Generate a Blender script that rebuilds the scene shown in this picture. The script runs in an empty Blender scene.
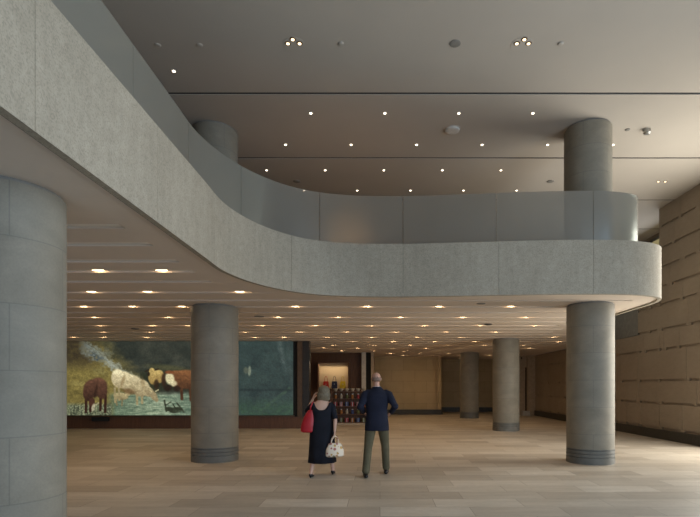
import bpy, bmesh, math, random
from mathutils import Vector, Matrix
random.seed(11)
S = bpy.context.scene
COL = S.collection
PI = math.pi

# ------------------------------------------------------------------ colours / materials
def lin(c):
    c = c/255.0
    return c/12.92 if c <= 0.04045 else ((c+0.055)/1.055)**2.4
def rgb(r, g, b): return (lin(r), lin(g), lin(b), 1.0)

class NT:
    def __init__(s, name):
        s.m = bpy.data.materials.new(name); s.m.use_nodes = True
        s.t = s.m.node_tree; s.p = s.t.nodes['Principled BSDF']; s.out = s.t.nodes['Material Output']
    def n(s, typ, **kw):
        nd = s.t.nodes.new(typ)
        for k, v in kw.items(): setattr(nd, k, v)
        return nd
    def l(s, a, b): s.t.links.new(a, b)
    def math(s, op, a, b=None, c=None):
        nd = s.n('ShaderNodeMath', operation=op)
        for i, v in enumerate((a, b, c)):
            if v is None: continue
            if isinstance(v, (int, float)): nd.inputs[i].default_value = v
            else: s.l(v, nd.inputs[i])
        return nd.outputs[0]
    def noise(s, scale, detail=3, rough=0.5, vec=None, dist=0.0):
        nd = s.n('ShaderNodeTexNoise'); nd.inputs['Scale'].default_value = scale
        nd.inputs['Detail'].default_value = detail; nd.inputs['Roughness'].default_value = rough
        nd.inputs['Distortion'].default_value = dist
        if vec is not None: s.l(vec, nd.inputs['Vector'])
        return nd.outputs['Fac']
    def obj(s): return s.n('ShaderNodeTexCoord').outputs['Object']
    def mapping(s, vec, scale=(1,1,1), rot=(0,0,0), loc=(0,0,0)):
        nd = s.n('ShaderNodeMapping'); nd.inputs['Scale'].default_value = scale
        nd.inputs['Rotation'].default_value = rot; nd.inputs['Location'].default_value = loc
        s.l(vec, nd.inputs['Vector']); return nd.outputs[0]
    def ramp(s, fac, stops):
        nd = s.n('ShaderNodeValToRGB'); e = nd.color_ramp.elements
        e[0].position, e[0].color = stops[0]; e[1].position, e[1].color = stops[-1]
        for p, c in stops[1:-1]:
            x = e.new(p); x.color = c
        s.l(fac, nd.inputs[0]); return nd.outputs[0]
    def mix(s, fac, a, b, mode='MIX'):
        nd = s.n('ShaderNodeMix', data_type='RGBA', blend_type=mode)
        for v, i in ((fac, 0), (a, 6), (b, 7)):
            if isinstance(v, (int, float)): nd.inputs[i].default_value = v
            elif isinstance(v, tuple): nd.inputs[i].default_value = v
            else: s.l(v, nd.inputs[i])
        return nd.outputs[2]
    def bump(s, h, strength=0.3, dist=0.01):
        nd = s.n('ShaderNodeBump'); nd.inputs['Strength'].default_value = strength
        nd.inputs['Distance'].default_value = dist
        s.l(h, nd.inputs['Height']); s.l(nd.outputs[0], s.p.inputs['Normal'])
    def base(s, c):
        if isinstance(c, tuple): s.p.inputs['Base Color'].default_value = c
        else: s.l(c, s.p.inputs['Base Color'])
        return s
    def set(s, rough=0.6, metal=0.0, spec=0.5):
        s.p.inputs['Roughness'].default_value = rough; s.p.inputs['Metallic'].default_value = metal
        s.p.inputs['Specular IOR Level'].default_value = spec
        return s.m

def simple(name, c, rough=0.6, metal=0.0, var=0.12, scale=8.0, spec=0.4):
    t = NT(name); o = t.obj(); f = t.noise(scale, 3, 0.6, o)
    a = tuple(v*(1-var) for v in c[:3])+(1,); b = tuple(min(1, v*(1+var)) for v in c[:3])+(1,)
    t.base(t.ramp(f, [(0.3, a), (0.7, b)]))
    return t.set(rough, metal, spec)

M = {}
def mat_floor():
    t = NT('limestone_floor'); o = t.obj()
    br = t.n('ShaderNodeTexBrick'); br.offset = 0.37; br.offset_frequency = 2
    br.inputs['Scale'].default_value = 1.0
    br.inputs['Brick Width'].default_value = 1.15; br.inputs['Row Height'].default_value = 0.46
    br.inputs['Mortar Size'].default_value = 0.004; br.inputs['Mortar Smooth'].default_value = 0.3
    br.inputs['Color1'].default_value = (0.0, 0.0, 0.0, 1); br.inputs['Color2'].default_value = (1, 1, 1, 1)
    br.inputs['Mortar'].default_value = (0.1, 0.1, 0.1, 1)
    t.l(o, br.inputs['Vector'])
    tone = t.ramp(br.outputs['Color'], [(0.0, (0.41, 0.355, 0.29, 1)), (0.5, (0.50, 0.44, 0.365, 1)), (1.0, (0.59, 0.53, 0.45, 1))])
    n1 = t.noise(1.6, 5, 0.65, t.mapping(o, (0.6, 3.0, 1)), 0.4)
    n2 = t.noise(22, 4, 0.6, t.mapping(o, (0.6, 2.0, 1)))
    c = t.mix(0.55, tone, t.ramp(n1, [(0.3, (0.62, 0.6, 0.57, 1)), (0.7, (1, 1, 1, 1))]), 'MULTIPLY')
    c = t.mix(0.3, c, t.ramp(n2, [(0.35, (0.7, 0.68, 0.65, 1)), (0.6, (1, 1, 1, 1))]), 'MULTIPLY')
    c = t.mix(t.math('MULTIPLY', br.outputs['Fac'], 0.65), c, (0.15, 0.12, 0.09, 1))
    t.base(c)
    t.bump(t.math('SUBTRACT', t.math('MULTIPLY', n2, 0.2), br.outputs['Fac']), 0.15, 0.004)
    return t.set(0.42, 0, 0.35)
M['floor'] = mat_floor()

def mat_column():
    t = NT('column_concrete'); o = t.obj()
    sp = t.n('ShaderNodeSeparateXYZ'); t.l(o, sp.inputs[0])
    H = 0.54
    zr = t.math('DIVIDE', t.math('SUBTRACT', sp.outputs['Z'], 0.06), H)
    fz = t.math('FRACT', zr); row = t.math('FLOOR', zr)
    lz = t.math('GREATER_THAN', t.math('ABSOLUTE', t.math('SUBTRACT', fz, 0.5)), 0.5-0.009)
    ang = t.math('DIVIDE', t.math('ARCTAN2', sp.outputs['Y'], sp.outputs['X']), 2*PI)
    fa = t.math('FRACT', t.math('ADD', t.math('MULTIPLY', ang, 3), t.math('ADD', t.math('MULTIPLY', row, 0.5), 0.55)))
    la = t.math('GREATER_THAN', t.math('ABSOLUTE', t.math('SUBTRACT', fa, 0.5)), 0.5-0.005)
    j = t.math('MAXIMUM', lz, la)
    wn = t.n('ShaderNodeTexWhiteNoise', noise_dimensions='1D'); t.l(row, wn.inputs['W'])
    n1 = t.noise(1.7, 5, 0.6, t.mapping(o, (1, 1, 1.6)), 0.5)
    n2 = t.noise(60, 4, 0.6, o)
    c = t.ramp(n1, [(0.25, (0.185, 0.165, 0.128, 1)), (0.55, (0.235, 0.21, 0.165, 1)), (0.8, (0.285, 0.257, 0.20, 1))])
    c = t.mix(0.25, c, t.ramp(n2, [(0.3, (0.6, 0.6, 0.6, 1)), (0.6, (1, 1, 1, 1))]), 'MULTIPLY')
    c = t.mix(t.math('MULTIPLY', wn.outputs['Value'], 0.16), c, (0.2, 0.21, 0.19, 1))
    c = t.mix(t.math('MULTIPLY', j, 0.38), c, (0.10, 0.10, 0.09, 1))
    t.base(c); t.bump(t.math('SUBTRACT', t.math('MULTIPLY', n2, 0.3), j), 0.25, 0.004)
    return t.set(0.6, 0, 0.3)
M['column'] = mat_column()

M['columnbase'] = simple('column_base_stone', (0.13, 0.128, 0.115, 1), 0.5, 0, 0.12, 6)
def mat_fascia():
    t = NT('aggregate_stone'); o = t.obj()
    v = t.n('ShaderNodeTexVoronoi'); v.inputs['Scale'].default_value = 85; t.l(o, v.inputs['Vector'])
    sepc = t.n('ShaderNodeSeparateColor'); t.l(v.outputs['Color'], sepc.inputs[0])
    n0 = t.noise(0.9, 4, 0.6, t.mapping(o, (1, 1, 0.5)), 0.4)
    n1 = t.noise(9, 5, 0.75, o)
    n2 = t.noise(2.5, 4, 0.6, t.mapping(o, (5, 5, 0.5)))
    c = t.ramp(n0, [(0.3, (0.37, 0.325, 0.255, 1)), (0.7, (0.44, 0.39, 0.31, 1))])
    c = t.mix(0.5, c, t.ramp(sepc.outputs[0], [(0.0, (0.5, 0.5, 0.49, 1)), (0.5, (0.9, 0.9, 0.88, 1)), (1.0, (1, 1, 1, 1))]), 'MULTIPLY')
    c = t.mix(0.3, c, t.ramp(n1, [(0.35, (0.55, 0.54, 0.52, 1)), (0.65, (1, 1, 1, 1))]), 'MULTIPLY')
    c = t.mix(0.25, c, t.ramp(n2, [(0.35, (0.7, 0.7, 0.68, 1)), (0.65, (1, 1, 1, 1))]), 'MULTIPLY')
    t.base(c); t.bump(t.math('ADD', sepc.outputs[0], n1), 0.35, 0.006)
    return t.set(0.75, 0, 0.3)
M['fascia'] = mat_fascia()

def mat_wallstone(name, a, b, sc=0.7):
    t = NT(name); o = t.obj()
    n0 = t.noise(sc, 4, 0.6, o, 0.3); n1 = t.noise(5, 5, 0.7, t.mapping(o, (1, 1, 3)))
    n2 = t.noise(80, 3, 0.6, o)
    c = t.ramp(n0, [(0.3, a), (0.7, b)])
    c = t.mix(0.3, c, t.ramp(n1, [(0.3, (0.68, 0.66, 0.62, 1)), (0.65, (1, 1, 1, 1))]), 'MULTIPLY')
    c = t.mix(0.15, c, t.ramp(n2, [(0.3, (0.6, 0.6, 0.6, 1)), (0.6, (1, 1, 1, 1))]), 'MULTIPLY')
    t.base(c); t.bump(n2, 0.15, 0.003)
    return t.set(0.8, 0, 0.25)
M['stone'] = mat_wallstone('warm_stone', (0.30, 0.24, 0.18, 1), (0.355, 0.29, 0.22, 1))
def mat_backstone():
    t = NT('back_wall_stone'); o = t.obj()
    br = t.n('ShaderNodeTexBrick'); br.offset = 0.5; br.inputs['Scale'].default_value = 1
    br.inputs['Brick Width'].default_value = 1.3; br.inputs['Row Height'].default_value = 0.62
    br.inputs['Mortar Size'].default_value = 0.006
    br.inputs['Color1'].default_value = (0.50, 0.39, 0.23, 1); br.inputs['Color2'].default_value = (0.55, 0.43, 0.26, 1)
    br.inputs['Mortar'].default_value = (0.34, 0.26, 0.15, 1)
    t.l(t.mapping(o, rot=(PI/2, 0, 0)), br.inputs['Vector'])
    n = t.noise(2, 4, 0.6, o)
    t.base(t.mix(0.3, br.outputs['Color'], t.ramp(n, [(0.3, (0.65, 0.62, 0.6, 1)), (0.7, (1, 1, 1, 1))]), 'MULTIPLY'))
    return t.set(0.75, 0, 0.25)
M['backstone'] = mat_backstone()
M['ceil'] = simple('painted_ceiling', (0.42, 0.38, 0.33, 1), 0.85, 0, 0.03, 0.6, 0.2)
M['soffit'] = simple('painted_soffit', (0.66, 0.57, 0.48, 1), 0.8, 0, 0.03, 1.5, 0.2)
M['soffit_lit'] = simple('daylit_soffit_band', (0.82, 0.76, 0.68, 1), 0.7, 0, 0.02, 2, 0.2)  # soffit paint made paler, so the grooves look lit by daylight
M['gapdark'] = simple('dark_reveal', (0.012, 0.012, 0.012, 1), 0.8)
M['baseboard'] = simple('dark_granite', (0.05, 0.045, 0.036, 1), 0.45, 0, 0.3, 20)
M['gray'] = simple('grey_panel', (0.2, 0.19, 0.17, 1), 0.7)
M['metal'] = simple('brushed_metal', (0.4, 0.4, 0.38, 1), 0.35, 0.9, 0.1, 20)
M['darkmetal'] = simple('dark_metal', (0.05, 0.045, 0.04, 1), 0.4, 0.7)
M['bronze'] = simple('bronze_frame', (0.12, 0.075, 0.045, 1), 0.4, 0.6)
M['trimwhite'] = simple('white_trim', (0.55, 0.53, 0.49, 1), 0.5)
M['carpet'] = simple('upper_floor', (0.35, 0.27, 0.19, 1), 0.8)
M['paledoor'] = simple('pale_panel', (0.42, 0.34, 0.25, 1), 0.7)
def mat_wood(name, a, b, rot=(0, 0, 0)):
    t = NT(name); o = t.obj()
    n = t.noise(3, 5, 0.65, t.mapping(o, (8, 8, 0.7), rot), 0.8)
    t.base(t.ramp(n, [(0.3, a), (0.7, b)])); t.bump(n, 0.1, 0.002)
    return t.set(0.45, 0, 0.4)
M['wood'] = mat_wood('walnut_wood', (0.085, 0.038, 0.02, 1), (0.15, 0.07, 0.035, 1))
M['wood_h'] = mat_wood('walnut_wood_horizontal', (0.085, 0.038, 0.02, 1), (0.14, 0.066, 0.034, 1), (0, PI/2, 0))
def emit(name, c, strength):
    t = NT(name); t.base((0.02, 0.02, 0.02, 1)); t.p.inputs['Emission Color'].default_value = c
    t.p.inputs['Emission Strength'].default_value = strength
    return t.set(0.5)
M['lamp'] = emit('warm_lamp', (1.0, 0.74, 0.42, 1), 14.0)
M['lamp_up'] = emit('white_lamp', (1.0, 0.86, 0.66, 1), 6.0)
M['lamp_cluster'] = emit('cluster_lamp', (1.0, 0.80, 0.50, 1), 3.0)
M['window_glow'] = emit('lit_opening', (0.75, 0.62, 0.30, 1), 0.35)

def mat_glass():
    t = NT('frosted_glass'); o = t.obj()
    n = t.noise(0.7, 2, 0.5, o)
    col = t.ramp(n, [(0.3, (0.42, 0.385, 0.335, 1)), (0.7, (0.45, 0.415, 0.365, 1))])
    d = t.n('ShaderNodeBsdfDiffuse'); t.l(col, d.inputs[0])
    tr = t.n('ShaderNodeBsdfTranslucent'); t.l(col, tr.inputs[0])
    tp = t.n('ShaderNodeBsdfTransparent'); tp.inputs[0].default_value = (0.92, 0.93, 0.91, 1)
    gl = t.n('ShaderNodeBsdfGlossy'); gl.inputs['Roughness'].default_value = 0.22
    gl.inputs[0].default_value = (0.95, 1, 0.98, 1)
    def mx(f, a, b):
        m = t.n('ShaderNodeMixShader')
        if isinstance(f, float): m.inputs[0].default_value = f
        else: t.l(f, m.inputs[0])
        t.l(a, m.inputs[1]); t.l(b, m.inputs[2]); return m.outputs[0]
    a = mx(0.55, d.outputs[0], tr.outputs[0]); a = mx(0.45, a, tp.outputs[0])
    fr = t.n('ShaderNodeFresnel'); fr.inputs[0].default_value = 1.45
    a = mx(t.math('MULTIPLY', fr.outputs[0], 0.8), a, gl.outputs[0])
    t.l(a, t.out.inputs[0])
    return t.m
M['glass'] = mat_glass()
def mat_clear():
    t = NT('clear_glass')
    tp = t.n('ShaderNodeBsdfTransparent'); gl = t.n('ShaderNodeBsdfGlossy'); gl.inputs['Roughness'].default_value = 0.02
    fr = t.n('ShaderNodeFresnel'); m = t.n('ShaderNodeMixShader')
    t.l(fr.outputs[0], m.inputs[0]); t.l(tp.outputs[0], m.inputs[1]); t.l(gl.outputs[0], m.inputs[2]); t.l(m.outputs[0], t.out.inputs[0])
    return t.m
M['clear'] = mat_clear()

# ------------------------------------------------------------------ object helpers
def tag(o, label=None, cat=None, group=None, kind=None):
    if label: o['label'] = label
    if cat: o['category'] = cat
    if group: o['group'] = group
    if kind: o['kind'] = kind
    return o
def link(name, bm, mat, parent=None, smooth=False, loc=None):
    me = bpy.data.meshes.new(name); bmesh.ops.recalc_face_normals(bm, faces=bm.faces[:])
    bm.to_mesh(me); bm.free()
    if smooth:
        me.polygons.foreach_set('use_smooth', [True]*len(me.polygons))
    if mat: me.materials.append(M[mat] if isinstance(mat, str) else mat)
    o = bpy.data.objects.new(name, me); COL.objects.link(o)
    if parent: o.parent = parent
    if loc: o.location = loc
    return o
def empty(name, loc, label=None, cat=None, group=None, rz=0):
    o = bpy.data.objects.new(name, None); COL.objects.link(o); o.location = loc; o.rotation_euler.z = rz
    o.empty_display_size = 0.2
    return tag(o, label, cat, group)
def box(bm, x0, x1, y0, y1, z0, z1):
    r = bmesh.ops.create_cube(bm, size=1.0)
    for v in r['verts']:
        v.co = Vector(((x0+x1)/2+v.co.x*(x1-x0), (y0+y1)/2+v.co.y*(y1-y0), (z0+z1)/2+v.co.z*(z1-z0)))
    return r['verts']
def B(*boxes, bevel=0.0):
    bm = bmesh.new()
    for b in boxes: box(bm, *b)
    if bevel: bmesh.ops.bevel(bm, geom=bm.edges[:], offset=bevel, segments=2, affect='EDGES', profile=0.7)
    return bm
def lathe(prof, seg=64, bm=None, c=(0, 0, 0)):
    bm = bm or bmesh.new(); rings = []
    for r, z in prof:
        rings.append([bm.verts.new((c[0]+r*math.cos(2*PI*k/seg), c[1]+r*math.sin(2*PI*k/seg), c[2]+z)) for k in range(seg)])
    for a, b in zip(rings, rings[1:]):
        for k in range(seg):
            bm.faces.new((a[k], a[(k+1) % seg], b[(k+1) % seg], b[k]))
    bm.faces.new(rings[0][::-1]); bm.faces.new(rings[-1])
    return bm
def ribbon(path, z0, z1, th, inward=1):
    """vertical wall following path (list of xy), thickness th to the inner side"""
    bm = bmesh.new(); nrm = normals(path); cols = []
    for (x, y), (nx, ny) in zip(path, nrm):
        xi, yi = x+nx*th*inward, y+ny*th*inward
        cols.append([bm.verts.new(v) for v in ((x, y, z0), (x, y, z1), (xi, yi, z1), (xi, yi, z0))])
    for a, b in zip(cols, cols[1:]):
        for k in range(4):
            bm.faces.new((a[k], b[k], b[(k+1) % 4], a[(k+1) % 4]))
    bm.faces.new(cols[0]); bm.faces.new(cols[-1][::-1])
    return bm
def flatpoly(bm, pts, z):
    from mathutils.geometry import tessellate_polygon
    vs = [bm.verts.new((x, y, z)) for x, y in pts]
    for tri in tessellate_polygon([[Vector((x, y, 0)) for x, y in pts]]):
        bm.faces.new([vs[i] for i in tri])
def normals(path):
    out = []
    for i in range(len(path)):
        a = path[max(0, i-1)]; b = path[min(len(path)-1, i+1)]
        dx, dy = b[0]-a[0], b[1]-a[1]; L = math.hypot(dx, dy)
        out.append((-dy/L, dx/L))
    return out
def offset(path, d):
    return [(x+nx*d, y+ny*d) for (x, y), (nx, ny) in zip(path, normals(path))]
def catmull(P, n=8):
    out = []
    for i in range(len(P)-1):
        p0 = P[max(0, i-1)]; p1 = P[i]; p2 = P[i+1]; p3 = P[min(len(P)-1, i+2)]
        for k in range(n):
            t = k/n
            out.append(tuple(0.5*((2*p1[j])+(-p0[j]+p2[j])*t+(2*p0[j]-5*p1[j]+4*p2[j]-p3[j])*t*t+(-p0[j]+3*p1[j]-3*p2[j]+p3[j])*t**3) for j in (0, 1)))
    out.append(P[-1]); return out
def resample(path, step):
    out = [path[0]]; acc = 0
    for a, b in zip(path, path[1:]):
        L = math.hypot(b[0]-a[0], b[1]-a[1])
        while acc+L >= step:
            t = (step-acc)/L; a = (a[0]+(b[0]-a[0])*t, a[1]+(b[1]-a[1])*t); out.append(a); L = math.hypot(b[0]-a[0], b[1]-a[1]); acc = 0
        acc += L
    return out

# ------------------------------------------------------------------ dimensions
EYE = 1.55; ZS = 3.24; ZF = 4.19; ZC = 6.85; XR = 8.40; XL = -14.0; YB = -4.0
ORD = ['first', 'second', 'third', 'fourth', 'fifth', 'sixth', 'seventh', 'eighth', 'ninth', 'tenth', 'eleventh', 'twelfth', 'thirteenth', 'fourteenth', 'fifteenth']

# ------------------------------------------------------------------ setting
tag(link('floor', B((XL, 12, YB, 31.4, -0.2, 0)), 'floor'), kind='structure')
# upper ceiling: bays separated by dark reveals
REV = [1.39, 3.94, 6.49, 9.04, 11.59, 14.2, 16.8, 19.4]
bm = bmesh.new(); prev = YB
for r in REV+[24.0]:
    box(bm, XL, 13, prev, r-0.032, ZC, ZC+0.2); prev = r+0.032
tag(link('ceiling', bm, 'ceil'), kind='structure')
tag(link('reveal_shade', B(*[(XL, 13, r-0.032, r+0.032, ZC+0.012, ZC+0.15) for r in REV]), 'gapdark'), 'black strips standing for the shade in the upper ceiling reveals', kind='structure')  # gaps filled with black, the shade inside them put into the colour
# walls
tag(link('wall_left', B((XL-0.3, XL, YB, 31.4, 0, ZC)), 'stone'), kind='structure')
# ashlar right wall
COURSE = [0.28, 1.03, 1.70, 2.62, 3.21, 3.95, 4.47, 5.05, 5.62, 6.25, ZC]
def ashlar(bm, y0, y1, zmax, x=XR, seed=3):
    rnd = random.Random(seed)
    box(bm, x, x+0.3, y0, y1, 0, zmax)
    for a, b in zip([0]+COURSE, COURSE):
        if a >= zmax-0.05: break
        b = min(b, zmax)
        y = y0 - rnd.uniform(0, 0.8)
        while y < y1:
            w = rnd.choice([0.75, 1.1, 1.5, 1.9])
            ya, yb = max(y, y0), min(y+w, y1)
            if yb-ya > 0.1:
                p = rnd.choice([0.045, 0.05, 0.055])
                box(bm, x-p, x, ya+0.004, yb-0.004, a+0.075, b)
                e = min(0.12, (yb-ya)*0.3)
                box(bm, x-p, x, ya+0.004, ya+e, a+0.004, a+0.075)
                if rnd.random() < 0.6: box(bm, x-p, x, yb-e, yb-0.004, a+0.004, a+0.075)
            y += w
bm = bmesh.new(); ashlar(bm, 12.4, 14.95, ZC, seed=3); ashlar(bm, 14.95, 16.2, ZF-0.12, seed=8); ashlar(bm, 16.2, 26.9, ZS, seed=5); box(bm, XR, XR+0.3, 26.9, 31.3, 0, ZS)
tag(link('wall_right', bm, 'stone'), kind='structure')
tag(link('baseboard_right', B((XR-0.10, XR-0.045, 12.4, 26.9, 0, 0.28), bevel=0.006), 'baseboard'), kind='structure')
tag(link('wall_upper_panel', B((XR-0.04, XR+0.2, 16.2, 18.6, ZS-0.02, ZF-0.12)), 'gray'), kind='structure')
# window wall on the right, nearer than the stone (daylight) and glass front behind the camera
def window_wall(name, along, c, a0, a1, step, z1):
    bm = bmesh.new(); gm = bmesh.new()
    n = int(round((a1-a0)/step)); st = (a1-a0)/n
    def bb(m, p0, p1, q0, q1, z0, z1):
        box(m, q0, q1, p0, p1, z0, z1) if along == 'y' else box(m, p0, p1, q0, q1, z0, z1)
    for i in range(n+1): bb(bm, a0+i*st-0.05, a0+i*st+0.05, c-0.1, c+0.1, 0, z1)
    for z in (0.05, 3.3, z1-0.05): bb(bm, a0, a1, c-0.08, c+0.08, z-0.05, z+0.05)
    bb(gm, a0, a1, c-0.006, c+0.006, 0.1, z1-0.1)
    o = tag(link(name, bm, 'darkmetal'), kind='structure'); link('pane', gm, 'clear', o)
window_wall('window_1', 'y', XR+0.2, YB, 4.2, 2.0, ZC)
window_wall('window_4', 'y', XR+0.2, 9.0, 12.3, 1.65, ZC)
tag(link('wall_right_near', B((XR, XR+0.3, 4.3, 8.9, 0, ZC)), 'stone'), kind='structure')
window_wall('window_2', 'x', YB, XL, XR+0.2, 2.2, ZC)

# lower back part
tag(link('wall_back', B((-6.5, -0.75, 25.0, 25.3, 0, ZS), ), 'wood'), kind='structure')
tag(link('wall_shop_left', B((-6.8, -6.5, 19.0, 25.3, 0, ZS), ), 'wood'), kind='structure')
tag(link('wall_back_stone', B((-0.36, 3.2, 28.0, 28.4, 0, ZS), (3.2, 3.42, 27.9, 28.5, 0, ZS), (3.3, 3.5, 28.5, 31.0, 0, ZS)), 'backstone'), kind='structure')
tag(link('wall_back_recess', B((3.3, 8.6, 31.0, 31.3, 0, ZS)), 'backstone'), kind='structure')
tag(link('baseboard_back', B((-0.30, 3.5, 27.84, 27.9, 0, 0.28), (3.5, 8.5, 30.93, 31.0, 0, 0.28)), 'baseboard'), kind='structure')
# jamb beside the shop: pale post, dark leaf, pale strip
tag(link('trim_2', B((-0.90, -0.69, 24.5, 25.0, 0, ZS)), 'trimwhite'), 'pale stone post right of the shop display', kind='structure')
tag(link('trim_3', B((-0.69, -0.44, 24.62, 24.95, 0, ZS)), 'gapdark'), 'black strip between two pale posts', kind='structure')
tag(link('trim_4', B((-0.44, -0.30, 24.5, 28.0, 0, ZS)), 'paledoor'), 'narrow beige post where the stone wall starts', kind='structure')
# door niche at the far right
tag(link('wall_niche', B((7.5, 7.90, 27.2, 31.0, 0, ZS), (7.98, XR+0.3, 26.9, 27.2, 0, ZS), (7.90, 7.98, 27.2, 27.3, 2.6, ZS)), 'paledoor'), kind='structure')
tag(link('door_1', B((7.89, 7.985, 27.26, 27.3, 0, 2.6)), 'gapdark'), kind='structure')
pl = empty('plinth', (7.86, 26.95, 0), 'small pale stone plinth at the far right corner doorway', 'plinth')
link('block', B((-0.2, 0.18, -0.15, 0.15, 0.05, 0.24), bevel=0.01), 'trimwhite', pl)
link('foot', B((-0.22, 0.2, -0.17, 0.17, 0, 0.05)), 'trimwhite', pl)
ex = empty('wall_sign', (7.72, 27.17, 2.95), 'small pale sign over the far right doorway', 'sign')
link('sign_plate', B((-0.22, 0.16, -0.03, 0, -0.16, 0.1), bevel=0.008), 'paledoor', ex)
link('bracket', B((-0.06, 0.0, -0.02, 0.0, 0.1, 0.2)), 'darkmetal', ex)

# ------------------------------------------------------------------ balcony
CURVE = [(-2.25, 6.5), (-2.24, 7.2), (-2.06, 7.9), (-1.73, 8.50), (-1.26, 8.95), (-0.59, 9.19), (0.41, 9.24), (1.73, 9.13), (2.8, 9.03), (3.9, 8.98), (4.65, 9.06), (5.20, 9.32), (5.45, 9.74), (5.51, 10.3), (5.52, 11.2), (5.56, 12.5), (5.9, 14.0), (6.6, 15.6), (7.4, 17.2), (8.33, 18.6)]
straight = [(-2.25, YB+0.3+0.5*i) for i in range(int((6.2-YB-0.3)/0.5)+1)]
OUT = straight+catmull(CURVE, 8)
bal = empty('balcony', (0, 9.0, ZS), 'curved stone-faced balcony sweeping from upper left to the rounded right end', 'balcony')
BO = Vector((0, 9.0, ZS))
def linkw(name, bm, mat, parent, smooth=False):       # geometry given in world coordinates
    off = Vector(parent.location)
    for v in bm.verts: v.co -= off
    return link(name, bm, mat, parent, smooth)
fine = resample(OUT, 0.06)
# fascia panels with joints
cuts_xy = [(-2.25, -1.9), (-2.25, -0.2), (-2.25, 1.55), (-2.25, 3.29), (-2.25, 5.05), (-2.25, 6.8), (-1.55, 8.7), (0.41, 9.24), (2.15, 9.08), (3.85, 8.98), (5.35, 9.62), (5.52, 11.4), (5.7, 13.3), (6.4, 15.2), (7.3, 17)]
idx = [0]+[min(range(len(fine)), key=lambda i: (fine[i][0]-c[0])**2+(fine[i][1]-c[1])**2) for c in cuts_xy]+[len(fine)-1]
for a, b in zip(idx, idx[1:]):
    seg = fine[a:b+1]
    if a: 
        p, q = seg[0], seg[1]; L = math.hypot(q[0]-p[0], q[1]-p[1]); seg[0] = (p[0]+(q[0]-p[0])*0.004/L, p[1]+(q[1]-p[1])*0.004/L)
    linkw('fascia_panel', ribbon(seg, ZS-0.025, ZF, 0.07), 'fascia', bal, True).data.set_sharp_from_angle(angle=0.6)
linkw('backing', ribbon(offset(fine, 0.075), ZS+0.02, ZF-0.03, 0.05), 'gapdark', bal)
# soffit margin (smooth) as a C shaped polygon, with grooved field inside
inn = offset(fine, 0.17)
outer = [p for p in offset(fine, 0.068)]
FY0 = 9.75; GD0 = 0.05
inner = [(XR, 18.62), (6.9, 18.62), (6.9, 17.2), (6.1, 17.2), (6.1, 15.6), (5.4, 15.6), (5.4, 14.0), (4.95, 14.0), (4.95, FY0), (-1.75, FY0), (-1.75, 9.0), (-2.3, 9.0), (-2.3, 8.1), (-2.72, 8.1), (-2.72, outer[0][1])]
bm = bmesh.new()
flatpoly(bm, outer+inner, ZS)
ex_ = bmesh.ops.extrude_face_region(bm, geom=bm.faces[:])
for v in [g for g in ex_['geom'] if isinstance(g, bmesh.types.BMVert)]: v.co.z += GD0
linkw('soffit_margin', bm, 'soffit', bal)
# groove field : planks along X, grooves every 0.82 m
GW = 0.16; PITCH = 0.815; GD = 0.022
grooves = [5.27, 5.93, 6.72, 7.32, 8.03]+[8.95+PITCH*i for i in range(27)]
def xr(y):
    if y < 8.1: return -2.72
    if y < 9.0: return -2.3
    if y < FY0: return -1.75
    if y < 14.0: return 4.95
    if y < 15.6: return 5.4
    if y < 17.2: return 6.1
    if y < 18.62: return 6.9
    return XR
brk = sorted(set([YB+0.3, 8.1, 9.0, FY0, 14.0, 15.6, 17.2, 18.62, 31.0]+[g-GW/2 for g in grooves]+[g+GW/2 for g in grooves]))
bm = bmesh.new()
for a, b in zip(brk, brk[1:]):
    mid = (a+b)/2
    if any(abs(mid-g) < GW/2 for g in grooves): continue
    box(bm, XL+0.02, xr(mid), a, b, ZS, ZS+GD)
linkw('soffit_planks', bm, 'soffit', bal)
bm = bmesh.new()
for xe, ya, yb in ((-2.55, YB+0.3, 8.1), (-2.28, 8.1, 9.0), (-1.72, 9.0, 9.75), (5.1, 9.75, 14.0), (5.5, 14.0, 15.6), (6.2, 15.6, 17.2), (7.0, 17.2, 18.62), (XR, 18.62, 31.0)):
    box(bm, XL+0.02, xe, ya, yb, ZS+GD, ZS+GD+0.03)
# keep recess plate inside the curved edge
linkw('soffit_recess', bm, 'soffit_lit', bal)
# dark slot track under the straight left edge
linkw('slot', B((-2.35, -2.321, YB+0.4, 6.72, ZS-0.006, ZS-0.001)), 'gapdark', bal)
# upper floor
bm = bmesh.new(); pp = offset(fine, 0.18)
flatpoly(bm, pp+[(XR, 18.7), (XL, 18.7), (XL, pp[0][1])], ZF-0.06)
box(bm, XL, 13, 18.7, 24, ZF-0.1, ZF-0.06); box(bm, XR-0.05, 13, 14.95, 18.7, ZF-0.1, ZF-0.06)
linkw('upper_floor', bm, 'carpet', bal)
linkw('slab_core', B((XL, -2.6, YB+0.35, 8, ZF-0.5, ZF-0.12), (XL, 5.0, 9.9, 17, ZF-0.5, ZF-0.12), (XL, XR, 18.8, 24, ZF-0.5, ZF-0.12)), 'gray', bal)

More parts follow.
